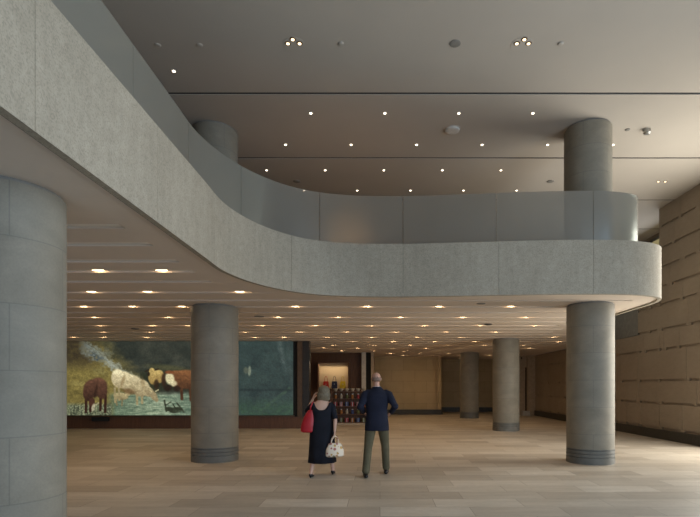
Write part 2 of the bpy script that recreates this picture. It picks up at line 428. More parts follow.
# glass balustrade
gpath = offset(fine, 0.40)
gb = empty('glass_balustrade', (0, 9.4, ZF), 'frosted glass balustrade following the curved balcony edge', 'balustrade')
gcuts = [(-2.61, -1.9), (-2.61, -0.1), (-2.61, 1.8), (-2.61, 3.6), (-2.61, 5.36), (-2.61, 6.91), (-2.35, 8.3), (-1.13, 9.36), (0.44, 9.6), (2.2, 9.46), (4.0, 9.36), (5.0, 9.85), (5.12, 11.5), (5.3, 13.3), (6.1, 15.3), (7.0, 17)]
gi = [0]+[min(range(len(gpath)), key=lambda i: (gpath[i][0]-c[0])**2+(gpath[i][1]-c[1])**2) for c in gcuts]+[len(gpath)-1]
for a, b in zip(gi, gi[1:]):
    seg = gpath[a:b+1]
    p, q = seg[0], seg[1]; L = math.hypot(q[0]-p[0], q[1]-p[1]); seg[0] = (p[0]+(q[0]-p[0])*0.012/L, p[1]+(q[1]-p[1])*0.012/L)
    linkw('glass_panel', ribbon(seg, ZF-0.05, ZF+1.035, 0.018), 'glass', gb, True).data.set_sharp_from_angle(angle=0.6)
linkw('base_channel', ribbon(offset(fine, 0.375), ZF-0.06, ZF-0.005, 0.06), 'metal', gb)

ul = empty('floor_uplight', (-0.72, 10.25, ZF-0.06), 'warm uplight on the upper floor glowing behind the frosted glass', 'floor light')
link('housing', lathe([(0.07, 0), (0.07, 0.06)], 24), 'darkmetal', ul); link('lens', lathe([(0.05, 0.06), (0.05, 0.066)], 24), 'lamp', ul)
pl_ = bpy.data.lights.new('uplight', 'POINT'); pl_.energy = 9; pl_.color = (1, .6, .28); pl_.shadow_soft_size = .05
po = bpy.data.objects.new('uplight', pl_); COL.objects.link(po); po.parent = ul; po.location = (0, 0, 0.25)
# upper level beyond
tag(link('wall_upper_back', B((XL, 13, 23.7, 24.0, ZF, ZC)), 'stone'), kind='structure')
tag(link('wall_upper_right', B((9.6, 9.8, 14.8, 23.7, ZF, ZC), (XR+0.3, 9.7, 14.7, 14.8, 0, ZC), (XR+0.3, 9.7, 12.4, 12.5, 0, ZC)), 'stone'), kind='structure')
uw = tag(link('window_3', B((9.56, 9.6, 15.6, 17.55, ZF, 6.62)), 'window_glow'), kind='structure')
tag(link('trim_5', B((9.54, 9.6, 17.55, 17.65, ZF, 6.72), (9.54, 9.6, 15.6, 17.65, 6.62, 6.72)), 'gray'), kind='structure')

# ------------------------------------------------------------------ columns
R = 0.462
def column(x, y, z0, z1, label, group, rings=True, r=R, rz=0.0):
    t = empty('column', (x, y, z0), label, 'column', group, rz)
    H = z1-z0
    link('shaft', lathe([(r, 0.30 if rings else 0.0), (r, H-0.035)], 96), 'column', t, True).data.set_sharp_from_angle(angle=0.6)
    if rings:
        prof = [(r+0.004, 0), (r+0.004, 0.125)]
        for z in (0.13, 0.20, 0.27):
            prof += [(r+0.004, z), (r-0.012, z+0.004), (r-0.012, z+0.016), (r+0.004, z+0.02)]
        prof += [(r+0.004, 0.30)]
        link('base', lathe(prof, 96), 'columnbase', t, True).data.set_sharp_from_angle(angle=0.5)
    link('top_collar', lathe([(r-0.03, H-0.035), (r-0.03, H)], 96), 'gray', t, True).data.set_sharp_from_angle(angle=0.6)
G = 'round columns under the balcony'
column(-3.27, 4.35, 0, ZS, 'huge nearest round column cut off by the left edge of the picture', G, rz=-0.75)
column(-3.49, 10.58, 0, ZS, 'round grey column standing in front of the cattle picture', G, r=0.478, rz=0.7)
column(4.33, 10.30, 0, ZS, 'round grey column below the rounded right end of the balcony', G, rz=1.4)
column(4.47, 17.75, 0, ZS, 'dim round column in the middle distance, right of the man', G, rz=2.1)
column(4.44, 24.85, 0, ZS, 'farthest and smallest round column near the back stone wall', G, rz=0.2)
G = 'columns on the upper level'
column(-3.43, 10.38, ZF-0.06, ZC, 'upper round column behind the glass at left, rising to the high ceiling', G, False, rz=0.3)
column(4.28, 10.30, ZF-0.06, ZC, 'upper round column behind the glass at the right end of the balcony', G, False, rz=1.1)

# ------------------------------------------------------------------ downlights
def copy_tree(o, parent=None):
    c = o.copy(); COL.objects.link(c); c.parent = parent
    for ch in o.children: copy_tree(ch, c)
    return c
soffproto = empty('downlight', (0, 0, 0))
link('lamp_disc', lathe([(0.05, -0.006), (0.05, -0.001)], 20), 'lamp', soffproto).scale = (1.7, 1, 1)
link('trim_ring', lathe([(0.06, -0.004), (0.06, 0.0)], 20), 'trimwhite', soffproto).scale = (1.7, 1, 1)
ld = bpy.data.lights.new('downlight_lamp', 'SPOT'); ld.spot_size = 2.1; ld.spot_blend = 0.9; ld.energy = 13; ld.color = (1.0, 0.66, 0.36); ld.shadow_soft_size = 0.02
lo = bpy.data.objects.new('lamp_light', ld); COL.objects.link(lo); lo.parent = soffproto; lo.location = (0, 0, -GD-0.004)
ld = bpy.data.lights.new('glow_lamp', 'POINT'); ld.energy = 0.7; ld.color = (1.0, 0.66, 0.36); ld.shadow_soft_size = 0.015
lo = bpy.data.objects.new('glow_light', ld); COL.objects.link(lo); lo.parent = soffproto; lo.location = (0, 0, -0.02)
A_ = [-1.80, -0.27, 1.25, 2.78]; B_ = [-2.5, -1.02, 0.5, 2.03, 3.57]
ROWS = [(7.32, [-6.1, -5.1, -4.13, -3.20]), (8.95, [-7.2, -6.2, -5.18, -4.17, -2.52]), (10.58, [-7.3, -6.29, -5.26, -4.21]+A_),
        (12.21, [-7.0, -5.2]+B_), (13.84, [-7.77, -6.32, -5.35, -3.3]+A_+[4.3]), (15.47, [-8.6, -7.14, -4.2]+B_),
        (17.1, [-10.5, -9.5, -8.0, -4.3, -3.3]+A_+[5.95]), (18.73, B_[1:]+[5.1, 6.7]), (20.36, [-1.9, -0.27, 1.25, 2.78, 4.3, 5.85]),
        (21.99, B_+[5.1, 6.6]), (23.62, [-1.8, -0.27, 1.25, 2.78, 5.85]), (25.25, [0.5, 2.03, 3.5, 6.6]), (26.88, [1.25, 2.78, 4.3, 5.85])]
first = True
names = ['nearest lit row', 'second lit row', 'third lit row', 'fourth lit row', 'fifth lit row', 'sixth lit row', 'seventh lit row', 'eighth lit row',
         'ninth lit row', 'tenth lit row', 'eleventh lit row', 'twelfth lit row', 'rearmost row']
for ri, (y, xs) in enumerate(ROWS):
    gy = min(grooves, key=lambda g: abs(g-y))
    for k, x in enumerate(sorted(xs)):
        o = soffproto if first else copy_tree(soffproto)
        first = False
        o.location = (x, gy, ZS+GD)
        tag(o, 'warm recessed downlight in slatted soffit, %s from left in %s' % (ORD[k], names[ri]), 'downlight', 'warm downlights in the slatted soffit')
# upper ceiling dots
upproto = empty('downlight', (0, 0, 0))
link('lamp_disc', lathe([(0.024, -0.014), (0.024, -0.004)], 16), 'lamp_up', upproto)
link('trim_ring', lathe([(0.04, -0.006), (0.04, 0.0)], 20), 'trimwhite', upproto)
ld = bpy.data.lights.new('spot_lamp', 'SPOT'); ld.energy = 32; ld.color = (1.0, 0.76, 0.5); ld.spot_size = 1.2; ld.spot_blend = 0.6; ld.shadow_soft_size = 0.04
lo = bpy.data.objects.new('lamp_light', ld); COL.objects.link(lo); lo.parent = upproto; lo.location = (0, 0, -0.03)
first = True
SP = 1.433
for ri, (y, ph, k0, k1) in enumerate([(9.68, 0.093, -1, 3), (10.94, 0.80, -2, 4), (12.23, 0.093, -2, 3), (13.49, 0.82, -2, 3)]):
    for k in range(k0, k1):
        x = ph+k*SP
        if abs(x-4.28) < 0.7 and abs(y-10.3) < 0.5: continue
        o = upproto if first else copy_tree(upproto); first = False
        o.location = (x, y, ZC)
        tag(o, 'tiny spotlight in the high ceiling, %s from left in %s row' % (ORD[k-k0], ['the front', 'the second', 'the third', 'the fourth', 'the fifth', 'the sixth'][ri]), 'spotlight', 'tiny spotlights in the high ceiling')
o = copy_tree(upproto); o.location = (-3.46, 8.39, ZC)
tag(o, 'lone bright spotlight in the high ceiling at upper left above the glass', 'spotlight')
o = copy_tree(upproto); o.location = (XR-3.35, 10.94, ZC)
tag(o, 'tiny bright spotlight just right of the upper right column', 'spotlight')
def cluster(x, y, n, label):
    t = empty('spotlight_cluster', (x, y, ZC), label, 'light fixture', 'multi-lamp clusters in the high ceiling')
    link('plate', lathe([(0.17, -0.004), (0.17, 0)], 32), 'ceil', t)
    pts = [(-0.085, -0.06+0.02), (0.085, -0.04), (0.0, 0.09)][:n] if n == 3 else [(-0.09, 0), (0.09, 0)]
    pts = [(-0.09, -0.04), (0.09, -0.04), (0.0, -0.13)] if n == 3 else pts
    for px, py in pts:
        b = link('lamp_disc', lathe([(0.026, -0.016), (0.026, -0.006)], 16), 'lamp_cluster', t); b.location = (px, py, 0)
        b2 = link('trim_ring', lathe([(0.045, -0.01), (0.05, -0.003)], 20), 'bronze', t); b2.location = (px, py, 0)
cluster(-1.33, 7.75, 3, 'three-lamp cluster in the high ceiling, left of centre near the top')
cluster(2.2, 7.75, 3, 'three-lamp cluster in the high ceiling, right of centre near the top')
cluster(7.27, 12.9, 2, 'two-lamp cluster in the high ceiling near the stone wall')
def disc(name, x, y, z, r, h, mat, label, cat):
    t = empty(name, (x, y, z), label, cat)
    link('rim', lathe([(r, -0.008), (r, 0)], 32), 'ceil' if mat != 'gray' else 'gray', t)
    link('grille' if name == 'ceiling_speaker' else 'cover', lathe([(r*0.55, -h), (r*0.85, -h*0.75), (r*0.88, -0.006)], 32), mat, t)
disc('ceiling_speaker', 1.16, 7.72, ZC, 0.085, 0.012, 'gray', 'round grey ceiling speaker between the two three-lamp clusters', 'speaker')
disc('smoke_detector', 1.49, 10.3, ZC, 0.17, 0.05, 'trimwhite', 'pale domed detector on the high ceiling above the middle glass panels', 'smoke detector')
disc('security_camera', 5.5, 10.3, ZC, 0.085, 0.10, 'metal', 'small dome camera on the high ceiling right of the upper right column', 'camera')
disc('sprinkler', 5.1, 10.3, ZC, 0.05, 0.02, 'gray', 'small grey sprinkler cover between upper column and dome camera', 'sprinkler')
disc('sprinkler', -0.6, 7.72, ZC, 0.045, 0.02, 'ceil', 'faint sprinkler cover right of the left three-lamp cluster', 'sprinkler')
disc('sprinkler', 2.79, 7.72, ZC, 0.045, 0.02, 'ceil', 'faint sprinkler cover right of the right three-lamp cluster', 'sprinkler')
disc('sprinkler', -2.80, 7.76, ZC, 0.05, 0.014, 'ceil', 'ceiling sprinkler cover at upper left, right one of a pair', 'sprinkler')
disc('sprinkler', -3.45, 7.76, ZC, 0.05, 0.014, 'ceil', 'ceiling sprinkler cover at upper left, left one of a pair', 'sprinkler')
disc('sprinkler', 4.4, 12.9, ZC, 0.09, 0.02, 'gray', 'flat round cover in the high ceiling just left of the right upper column', 'sprinkler')
disc('sprinkler', -2.15, 12.9, ZC, 0.09, 0.02, 'gray', 'flat round cover in the high ceiling above the curved glass at left', 'sprinkler')
disc('smoke_detector', 2.9, 13.4, ZS, 0.12, 0.04, 'darkmetal', 'dark round detector on the slatted soffit left of the middle column', 'smoke detector')
disc('sprinkler', 2.05, 10.15, ZS, 0.09, 0.01, 'gray', 'flat grey cover on the soffit below the middle of the balcony edge', 'sprinkler')
disc('smoke_detector', -7.1, 14.5, ZS, 0.12, 0.03, 'darkmetal', 'dark round detector on the soffit above the white cow picture', 'smoke detector')
disc('sprinkler', -2.9, 12.0, ZS, 0.12, 0.01, 'gray', 'flat grey cover on the soffit right of the central column', 'sprinkler')

# ------------------------------------------------------------------ cattle picture (large screen in a dark wood wall)
PY = 18.60
def px2w(px, py, D=PY): return ((px-380)*D/500.0, EYE+(386.7-py)*D/500.0)
x0, ztop = px2w(52, 341); x1, zbot = px2w(293.2, 415.2)
vw = empty('picture_wall', (0, PY, 0), 'long cattle picture screen in a dark brown frame behind the columns', 'picture wall')
link('wood_base', B((XL, -2.62, -0.02, 0.3, 0, 0.44), bevel=0.01), 'wood_h', vw)
link('frame_bottom', B((XL, x1+0.05, -0.09, 0.02, 0.44, zbot-0.01)), 'bronze', vw)
link('frame_top', B((XL, -2.62, -0.07, 0.3, ztop+0.01, ZS-0.002)), 'darkmetal', vw)
link('frame_side', B((x1+0.17, -2.88, -0.09, 0.3, 0.44, ztop+0.01)), 'bronze', vw)
link('frame_side', B((-2.88, -2.62, -0.05, 0.3, 0.44, ztop+0.01)), 'darkmetal', vw)
link('black_border', B((x1, x1+0.17, 0.0, 0.05, 0.44, ztop+0.01)), 'gapdark', vw)
link('back_panel', B((XL, x1+0.1, 0.03, 0.3, 0.42, ztop+0.02)), 'gapdark', vw)
link('floor_box', B((px2w(94, 0)[0], px2w(110, 0)[0], -0.16, -0.02, 0.27, 0.43), bevel=0.01), 'gapdark', vw)
def h2(i, j, s=0):
    n = math.sin(i*127.1+j*311.7+s*74.7)*43758.5453; return n-math.floor(n)
def vn(x, y, s=0):
    i, j = math.floor(x), math.floor(y); fx, fy = x-i, y-j
    fx = fx*fx*(3-2*fx); fy = fy*fy*(3-2*fy)
    return (h2(i, j, s)*(1-fx)+h2(i+1, j, s)*fx)*(1-fy)+(h2(i, j+1, s)*(1-fx)+h2(i+1, j+1, s)*fx)*fy
def fbm(x, y, s=0): return 0.5*vn(x, y, s)+0.27*vn(2.1*x, 2.1*y, s+1)+0.15*vn(4.3*x, 4.3*y, s+2)+0.08*vn(8.7*x, 8.7*y, s+3)
def mixc(a, b, t):
    t = max(0, min(1, t)); return tuple(a[i]*(1-t)+b[i]*t for i in range(3))
def ell(x, y, cx, cy, rx, ry, rot=0, soft=0.18):
    c, s = math.cos(rot), math.sin(rot); dx, dy = x-cx, y-cy
    u, v = (c*dx+s*dy)/rx, (-s*dx+c*dy)/ry
    return max(0, min(1, (1-math.hypot(u, v))/soft+0.5))
def seg(x, y, ax, ay, bx, by, w):
    L2 = (bx-ax)**2+(by-ay)**2; t = max(0, min(1, ((x-ax)*(bx-ax)+(y-ay)*(by-ay))/L2))
    d = math.hypot(x-ax-t*(bx-ax), y-ay-t*(by-ay)); return max(0, min(1, (w-d)/0.5+0.5))
def paint(x, y):
    n = fbm(x*0.09, y*0.14, 5); n2 = fbm(x*0.35, y*0.45, 9); n3 = fbm(x*0.16, y*0.95, 13); n4 = fbm(x*1.1, y*1.1, 21)
    def body(col, lo, hi, top, bot):
        """fur tone from lo (belly) to hi (back)"""
        k = max(0, min(1, (bot-y)/(bot-top))); return mixc(lo, hi, k*0.75+n2*0.45-0.05)
    c = mixc((34, 40, 36), (66, 68, 58), n*1.2)
    gold = mixc((74, 66, 36), (146, 130, 70), n2*0.7+n*0.5)
    edge = 92+(y-341)*0.85+16*(n-0.5)
    c = mixc(c, gold, max(0, min(1, (edge-x+26)/30))*0.95)
    # brown storm cloud top left, with a pale swirl falling to the right
    c = mixc(c, (58, 50, 36), max(0, min(1, (372-y)/12))*max(0, min(1, (104-x)/18))*min(1, 0.3+1.2*n2))
    for (cx, cy, rx, ry, rot, a, col) in ((88, 350, 9, 5, .9, .4, (126, 132, 124)), (107, 352, 6, 3, .2, .4, (110, 118, 112)), (134, 376, 9, 2, .45, .5, (136, 132, 100)), (101, 372, 8, 2.5, .3, .4, (150, 142, 92)), (80, 384, 9, 2.5, .2, .45, (158, 146, 88)), (98, 356, 14, 5.2, .5, .6, (132, 142, 140)), (92, 348, 11, 2.6, .5, .55, (120, 132, 128)), (112, 365, 14, 3.6, .6, .8, (150, 156, 146)), (124, 371, 12, 2.2, .5, .6, (138, 140, 120)), (98, 357, 8, 2.0, .5, .85, (62, 72, 74)), (84, 352, 3, 6, -.5, .4, (120, 126, 112))):
        c = mixc(c, col, a*ell(x, y, cx+9*(n4-.5), cy+11*(n2-.5), rx, ry, rot, .9)*(0.35+1.1*n2))
    c = mixc(c, (96, 92, 56), .5*ell(x, y, 168, 368, 20, 3, .1, .9))
    if x > 140: c = mixc(c, (40, 44, 30), 0.75*max(0, min(1, (y-368)/7))*max(0, min(1, (394-y)/6)))
    # water with horizontal glints
    wt = max(0, min(1, (y-391-5*(n-.5))/4))*max(0, min(1, (x-106)/10))
    wat = mixc((66, 88, 72), (158, 172, 144), min(1, n3*1.7*max(0.3, 1.05-abs(x-160)/75)-0.12))
    if x < 240: c = mixc(c, wat, wt*0.93)
    if x > 196:
        k = max(0, min(1, (x-196)/18)); d = mixc((38, 50, 50), (58, 74, 70), n*1.1); c = mixc(c, d, k*0.93)
        c = mixc(c, (58, 84, 60), 0.9*n2*k*max(0, min(1, (y-396)/12))); c = mixc(c, (84, 108, 76), .5*k*seg(x, y, 262, 410, 290, 388, 1.5)*n2)
        c = mixc(c, (32, 40, 40), .5*k*seg(x, y, 240, 390, 292, 390, 1.2))
    if x < 112: c = mixc(c, mixc((40, 46, 34), (150, 154, 122), n4*1.5-.25), max(0, min(1, (y-402)/4)))
    for q in range(9):
        bx = 70+q*3.1+(q % 3); c = mixc(c, (30, 36, 24) if q % 2 else (146, 150, 112), .7*seg(x, y, bx, 414, bx+((q*7) % 5)-2, 404+(q*5) % 4, .35))
    # calf between brown and white cows
    for a in (ell(x, y, 121, 396.3, 7.5, 3.5, .1), ell(x, y, 127.6, 393.6, 2.9, 2.3, .3), seg(x, y, 116.5, 398, 117, 405, .7), seg(x, y, 122.5, 399, 122, 405.5, .7), seg(x, y, 129, 391, 130.5, 390, .5)):
        c = mixc(c, body(None, (96, 84, 56), (206, 190, 142), 392, 401), a)
    # white cow grazing to the right
    lo, hi = (104, 88, 58), (236, 222, 178)
    for lx, ly in ((115, 402), (119, 400), (137, 404), (142, 403)): c = mixc(c, (150, 136, 98), seg(x, y, lx, 388, lx+.3, ly, 1.1))
    for a in (ell(x, y, 118.5, 378.5, 7, 9.5, -.15), ell(x, y, 124, 380, 9, 8.6, .2), ell(x, y, 132, 384, 12, 9, .25), ell(x, y, 141, 388, 9, 8.6, .35), ell(x, y, 148, 391.5, 6.5, 4.8, .55), ell(x, y, 154, 396, 3.2, 5.0, -.45), ell(x, y, 156.5, 399.6, 2.0, 2.4, -.4)):
        c = mixc(c, body(None, lo, hi, 372, 397+(x-118)*.14), a)
    c = mixc(c, (92, 68, 42), .75*ell(x, y, 129, 391.5, 6, 2.6, .2, .8)); c = mixc(c, (128, 108, 74), .5*ell(x, y, 143, 383, 2, 6, -.2, .8))
    c = mixc(c, (120, 98, 62), .55*ell(x, y, 123, 381, 1.6, 6, .3, .8)); c = mixc(c, (196, 180, 130), seg(x, y, 152, 391.5, 149.5, 390, .45)); c = mixc(c, (216, 206, 160), seg(x, y, 155.5, 391.5, 158.5, 389.8, .4))
    # tan cow facing us, brown cow behind
    for a in (ell(x, y, 186, 379.5, 17, 9.6), ell(x, y, 200, 381, 13, 9), ell(x, y, 176, 377, 8, 6.5), seg(x, y, 181.5, 386, 182, 399, 1.4), seg(x, y, 190, 386, 191, 400, 1.4)):
        c = mixc(c, body(None, (56, 36, 24), (138, 92, 56), 370, 390), a)
    for a in (ell(x, y, 153.5, 377, 5.2, 7.6), ell(x, y, 152, 371.5, 3.0, 3.6), ell(x, y, 159, 376.5, 5.5, 6.6)): c = mixc(c, body(None, (110, 84, 44), (206, 180, 112), 369, 387), a)
    for a in (seg(x, y, 149, 370, 145.8, 371.5, .7), seg(x, y, 155, 370, 158.5, 369, .7), ell(x, y, 148.8, 374, 1.3, 2.2)): c = mixc(c, (44, 34, 22), a)
    c = mixc(c, (48, 34, 22), .85*ell(x, y, 156.5, 384.5, 2.6, 5, 0, .5)); c = mixc(c, (52, 36, 24), .9*ell(x, y, 164, 380, 2.4, 7, 0, .5))
    c = mixc(c, (214, 204, 160), .95*ell(x, y, 170, 378.5, 4.4, 6.2, -.2, .4)); c = mixc(c, (216, 206, 164), .8*ell(x, y, 174, 383.5, 3.2, 3.0, 0, .5)); c = mixc(c, (120, 70, 40), .9*ell(x, y, 169.5, 372.3, 4.6, 1.8)); c = mixc(c, (40, 30, 22), ell(x, y, 168, 388, 4, 3.2, 0, .5)); c = mixc(c, (44, 30, 22), .85*ell(x, y, 177, 388.5, 3.4, 3, 0, .5))
    # dark brown cow at left, head down
    for lx, ly in ((86, 412), (90.5, 411), (100.5, 410), (105.3, 412)): c = mixc(c, (50, 30, 22), seg(x, y, lx+.4, 396, lx, ly, 1.3))
    for a in (ell(x, y, 98.5, 386, 8.8, 8.4, .1), ell(x, y, 93, 388.5, 9.2, 9.0), ell(x, y, 88.5, 393, 5.4, 8), ell(x, y, 102, 391, 5.5, 8)): c = mixc(c, body(None, (42, 27, 21), (108, 74, 56), 377, 401), a)
    c = mixc(c, (38, 24, 18), .6*ell(x, y, 96, 391, 1.2, 7, .2, .8)); c = mixc(c, (70, 44, 34), ell(x, y, 92, 402, 3.0, 4.2, .15)); c = mixc(c, (186, 176, 146), .85*ell(x, y, 93.4, 407.5, 1.6, 4.0, .25, .4)); c = mixc(c, (180, 170, 140), .7*seg(x, y, 96, 405, 98.5, 403, .6))
    # driftwood in the water
    for a in (ell(x, y, 176, 410, 7, 3.0, -.1), seg(x, y, 164.5, 400.5, 166.5, 411, .9), seg(x, y, 166, 405, 171, 402, .6), ell(x, y, 169, 409, 4, 2.4), seg(x, y, 177, 403, 184, 412, .8), seg(x, y, 173, 404, 176, 409, .6)): c = mixc(c, (46, 50, 36), .9*a*(.5+n2))
    c = mixc(c, (130, 136, 116), .8*ell(x, y, 249.6, 371, 1.5, 5, .05, .5)); c = mixc(c, (96, 100, 82), .65*ell(x, y, 246, 370.5, 2.4, 3.2, 0, .6))
    c = mixc(c, (98, 108, 104), .55*max(0, 1-abs((x-279)-(y-341)*.22)/4)*max(0, min(1, (380-y)/20))*n2*1.5)
    c = mixc(c, (86, 94, 90), .4*max(0, 1-abs((x-290)-(y-365)*.1)/3)*n2)
    g = 0.80+0.50*n4
    return tuple(max(0, min(255, v*g)) for v in c)
nx, ny = 402, 124
verts = []; cols = []
for j in range(ny):
    for i in range(nx):
        px = 52+(293.2-52)*i/(nx-1); py = 341+(415.2-341)*j/(ny-1)
        X, Z = px2w(px, py); verts.append((X, 0, Z)); cols.append(paint(px, py))
faces = [(j*nx+i, (j+1)*nx+i, (j+1)*nx+i+1, j*nx+i+1) for j in range(ny-1) for i in range(nx-1)]
me = bpy.data.meshes.new('picture_screen'); me.from_pydata(verts, [], faces)
ca = me.color_attributes.new('paint', 'FLOAT_COLOR', 'POINT')
flat = []
for c in cols: flat += [lin(c[0]), lin(c[1]), lin(c[2]), 1.0]
ca.data.foreach_set('color', flat)
t = NT('picture_paint'); at = t.n('ShaderNodeAttribute', attribute_name='paint')
t.l(at.outputs['Color'], t.p.inputs['Emission Color']); t.p.inputs['Emission Strength'].default_value = 0.92
t.p.inputs['Base Color'].default_value = (0.012, 0.012, 0.012, 1); t.set(0.4, 0, 0.2)
me.materials.append(t.m); o = bpy.data.objects.new('picture_screen', me); COL.objects.link(o); o.parent = vw; o.location = (0, -0.01, 0)
me.polygons.foreach_set('use_smooth', [True]*len(me.polygons))

# ------------------------------------------------------------------ shop display
def W(px, py, D): return ((px-380)*D/500.0, EYE+(386.7-py)*D/500.0)
nl, nt = W(319.5, 363.5, 25); nr, nb = W(348.5, 388.5, 25)
ni = empty('display_niche', (0, 24.98, 0), 'lit cream display niche with three handbags in the brown shop wall', 'display niche')
t = NT('niche_back'); t.base((0.6, 0.47, 0.3, 1)); M['niche'] = t.set(0.7)
link('back_panel', B((nl, nr, -0.03, 0.0, nb, nt)), 'niche', ni)
link('frame', B((nl-0.06, nl, -0.42, 0, nb-0.06, nt+0.06), (nr, nr+0.06, -0.42, 0, nb-0.06, nt+0.06), (nl, nr, -0.42, 0, nt, nt+0.06)), 'wood', ni)
link('shelf', B((nl, nr, -0.42, 0, nb-0.06, nb)), 'wood_h', ni)
al = bpy.data.lights.new('niche_strip', 'AREA'); al.shape = 'RECTANGLE'; al.size = nr-nl-0.1; al.size_y = 0.1; al.energy = 10; al.color = (1, 0.78, 0.52)
alo = bpy.data.objects.new('strip_light', al); COL.objects.link(alo); alo.parent = ni; alo.location = ((nl+nr)/2, -0.32, nt-0.02)
alo.rotation_euler = (math.radians(-15), 0, 0)
hb = {'red': simple('red_leather', (0.42, 0.03, 0.02, 1), 0.5), 'navy': simple('navy_leather', (0.012, 0.016, 0.05, 1), 0.5), 'yellow': simple('yellow_leather', (0.5, 0.36, 0.02, 1), 0.5)}
def tube(bm, pts, r, seg=8):
    rings = []
    for i, p in enumerate(pts):
        a = Vector(pts[max(0, i-1)]); b = Vector(pts[min(len(pts)-1, i+1)]); d = (b-a).normalized()
        u = d.orthogonal().normalized() if abs(d.y) > 0.9 else d.cross(Vector((0, 1, 0))).normalized(); v = d.cross(u)
        rr = r[i] if isinstance(r, (list, tuple)) else r
        rings.append([bm.verts.new(Vector(p)+(u*math.cos(2*PI*k/seg)+v*math.sin(2*PI*k/seg))*rr) for k in range(seg)])
    for a, b in zip(rings, rings[1:]):
        for k in range(seg): bm.faces.new((a[k], a[(k+1) % seg], b[(k+1) % seg], b[k]))
    bm.faces.new(rings[0][::-1]); bm.faces.new(rings[-1])
    return bm
def bagbody(w, h, d, taper=0.78):
    bm = bmesh.new(); v = box(bm, -w/2, w/2, -d/2, d/2, 0, h)
    for q in v:
        if q.co.z > h/2: q.co.x *= taper; q.co.y *= 0.45
    bmesh.ops.bevel(bm, geom=bm.edges[:], offset=0.02, segments=3, affect='EDGES')
    return bm
def arc(w, h, n=12, z0=0, y=0): return [(-w/2*math.cos(PI*k/n), y, z0+h*math.sin(PI*k/n)) for k in range(n+1)]
for px, nm, lab in ((326, 'red', 'small red handbag standing at left in the lit shop niche'), (334.5, 'navy', 'navy blue handbag standing in the middle of the lit shop niche'), (342.8, 'yellow', 'yellow handbag standing at right in the lit shop niche')):
    X, _ = W(px, 0, 24.75)
    b = empty('handbag', (X, 24.75, nb), lab, 'handbag', 'handbags in the shop niche')
    link('bag_body', bagbody(0.31, 0.36, 0.13, 0.8), hb[nm], b)
    link('handle', tube(bmesh.new(), arc(0.15, 0.27, z0=0.34), 0.011), hb[nm], b)
    link('clasp', B((-0.025, 0.025, -0.062, -0.035, 0.2, 0.23)), 'metal', b)
# display shelf unit
SX0, SX1, SY = -2.0, -0.5, 20.5
su = empty('display_shelf', ((SX0+SX1)/2, SY, 0), 'low dark wooden display shelf full of small goods between the two people', 'shelf unit')
hw = (SX1-SX0)/2
link('side_panel', B((-hw, -hw+0.04, 0, 0.4, 0.06, 1.33)), 'wood', su); link('side_panel', B((hw-0.04, hw, 0, 0.4, 0.06, 1.33)), 'wood', su)
link('back_panel', B((-hw, hw, 0.38, 0.4, 0.06, 1.33)), 'wood', su)
link('plinth', B((-hw, hw, -0.02, 0.4, 0, 0.06)), 'paledoor', su)
SH = [0.06, 0.40, 0.72, 1.03, 1.33]
for z in SH: link('shelf', B((-hw, hw, -0.02, 0.4, z, z+0.03), bevel=0.004), 'wood_h', su)
goods = {}
def gm(n, c): goods[n] = simple('goods_'+n, tuple(v*0.6 for v in c[:3])+(1,), 0.6); return goods[n]
gcol = [('cream', (0.62, 0.54, 0.42, 1)), ('crimson', (0.45, 0.05, 0.06, 1)), ('orange', (0.5, 0.2, 0.05, 1)), ('blue', (0.06, 0.09, 0.25, 1)), ('pink', (0.55, 0.25, 0.25, 1)), ('olive', (0.2, 0.2, 0.07, 1))]
for n, c in gcol: gm(n, c)
protos = {}
def good(kind, coln):
    key = (kind, coln)
    if key not in protos:
        t = empty({'bowl': 'bowl', 'jar': 'jar', 'box': 'gift_box'}[kind], (0, 0, 0))
        if kind == 'bowl': link('bowl_body', lathe([(0.04, 0), (0.045, 0.012), (0.085, 0.07), (0.095, 0.11), (0.088, 0.11), (0.04, 0.03)], 20), goods[coln], t, True); link('rim', lathe([(0.094, 0.108), (0.097, 0.118), (0.088, 0.118)], 20), goods[coln], t)
        elif kind == 'jar': link('jar_body', lathe([(0.05, 0), (0.058, 0.03), (0.058, 0.13), (0.035, 0.16), (0.035, 0.175)], 20), goods[coln], t, True); link('lid', lathe([(0.04, 0.175), (0.04, 0.2)], 20), 'metal', t)
        else: link('carton', B((-0.065, 0.065, -0.05, 0.05, 0, 0.17), bevel=0.004), goods[coln], t); link('ribbon', B((-0.012, 0.012, -0.053, 0.053, 0, 0.173)), 'metal', t)
        protos[key] = t; return t
    return copy_tree(protos[key])
layout = [(4, 'bowl', ['cream']*6, 'top of the display shelf'), (3, 'jar', ['orange', 'cream', 'olive', 'orange', 'crimson', 'olive'], 'upper shelf tier'),
          (2, 'box', ['crimson', 'pink', 'blue', 'crimson', 'pink', 'crimson'], 'middle shelf tier'), (1, 'jar', ['olive', 'orange', 'cream', 'blue', 'olive', 'orange'], 'third shelf tier'), (0, 'box', ['blue', 'olive', 'crimson', 'orange', 'blue', 'olive'], 'bottom shelf tier')]
for si, kind, cs, where in layout:
    for k, cn in enumerate(cs):
        g = good(kind, cn)
        g.location = ((SX0+SX1)/2-hw+0.17+k*0.232, SY+0.13, SH[si]+0.03)
        tag(g, '%s %s, %s from left on the %s' % (cn, {'bowl': 'bowl', 'jar': 'lidded jar', 'box': 'gift box'}[kind], ORD[k], where), {'bowl': 'bowl', 'jar': 'jar', 'box': 'box'}[kind], 'goods on the '+where)

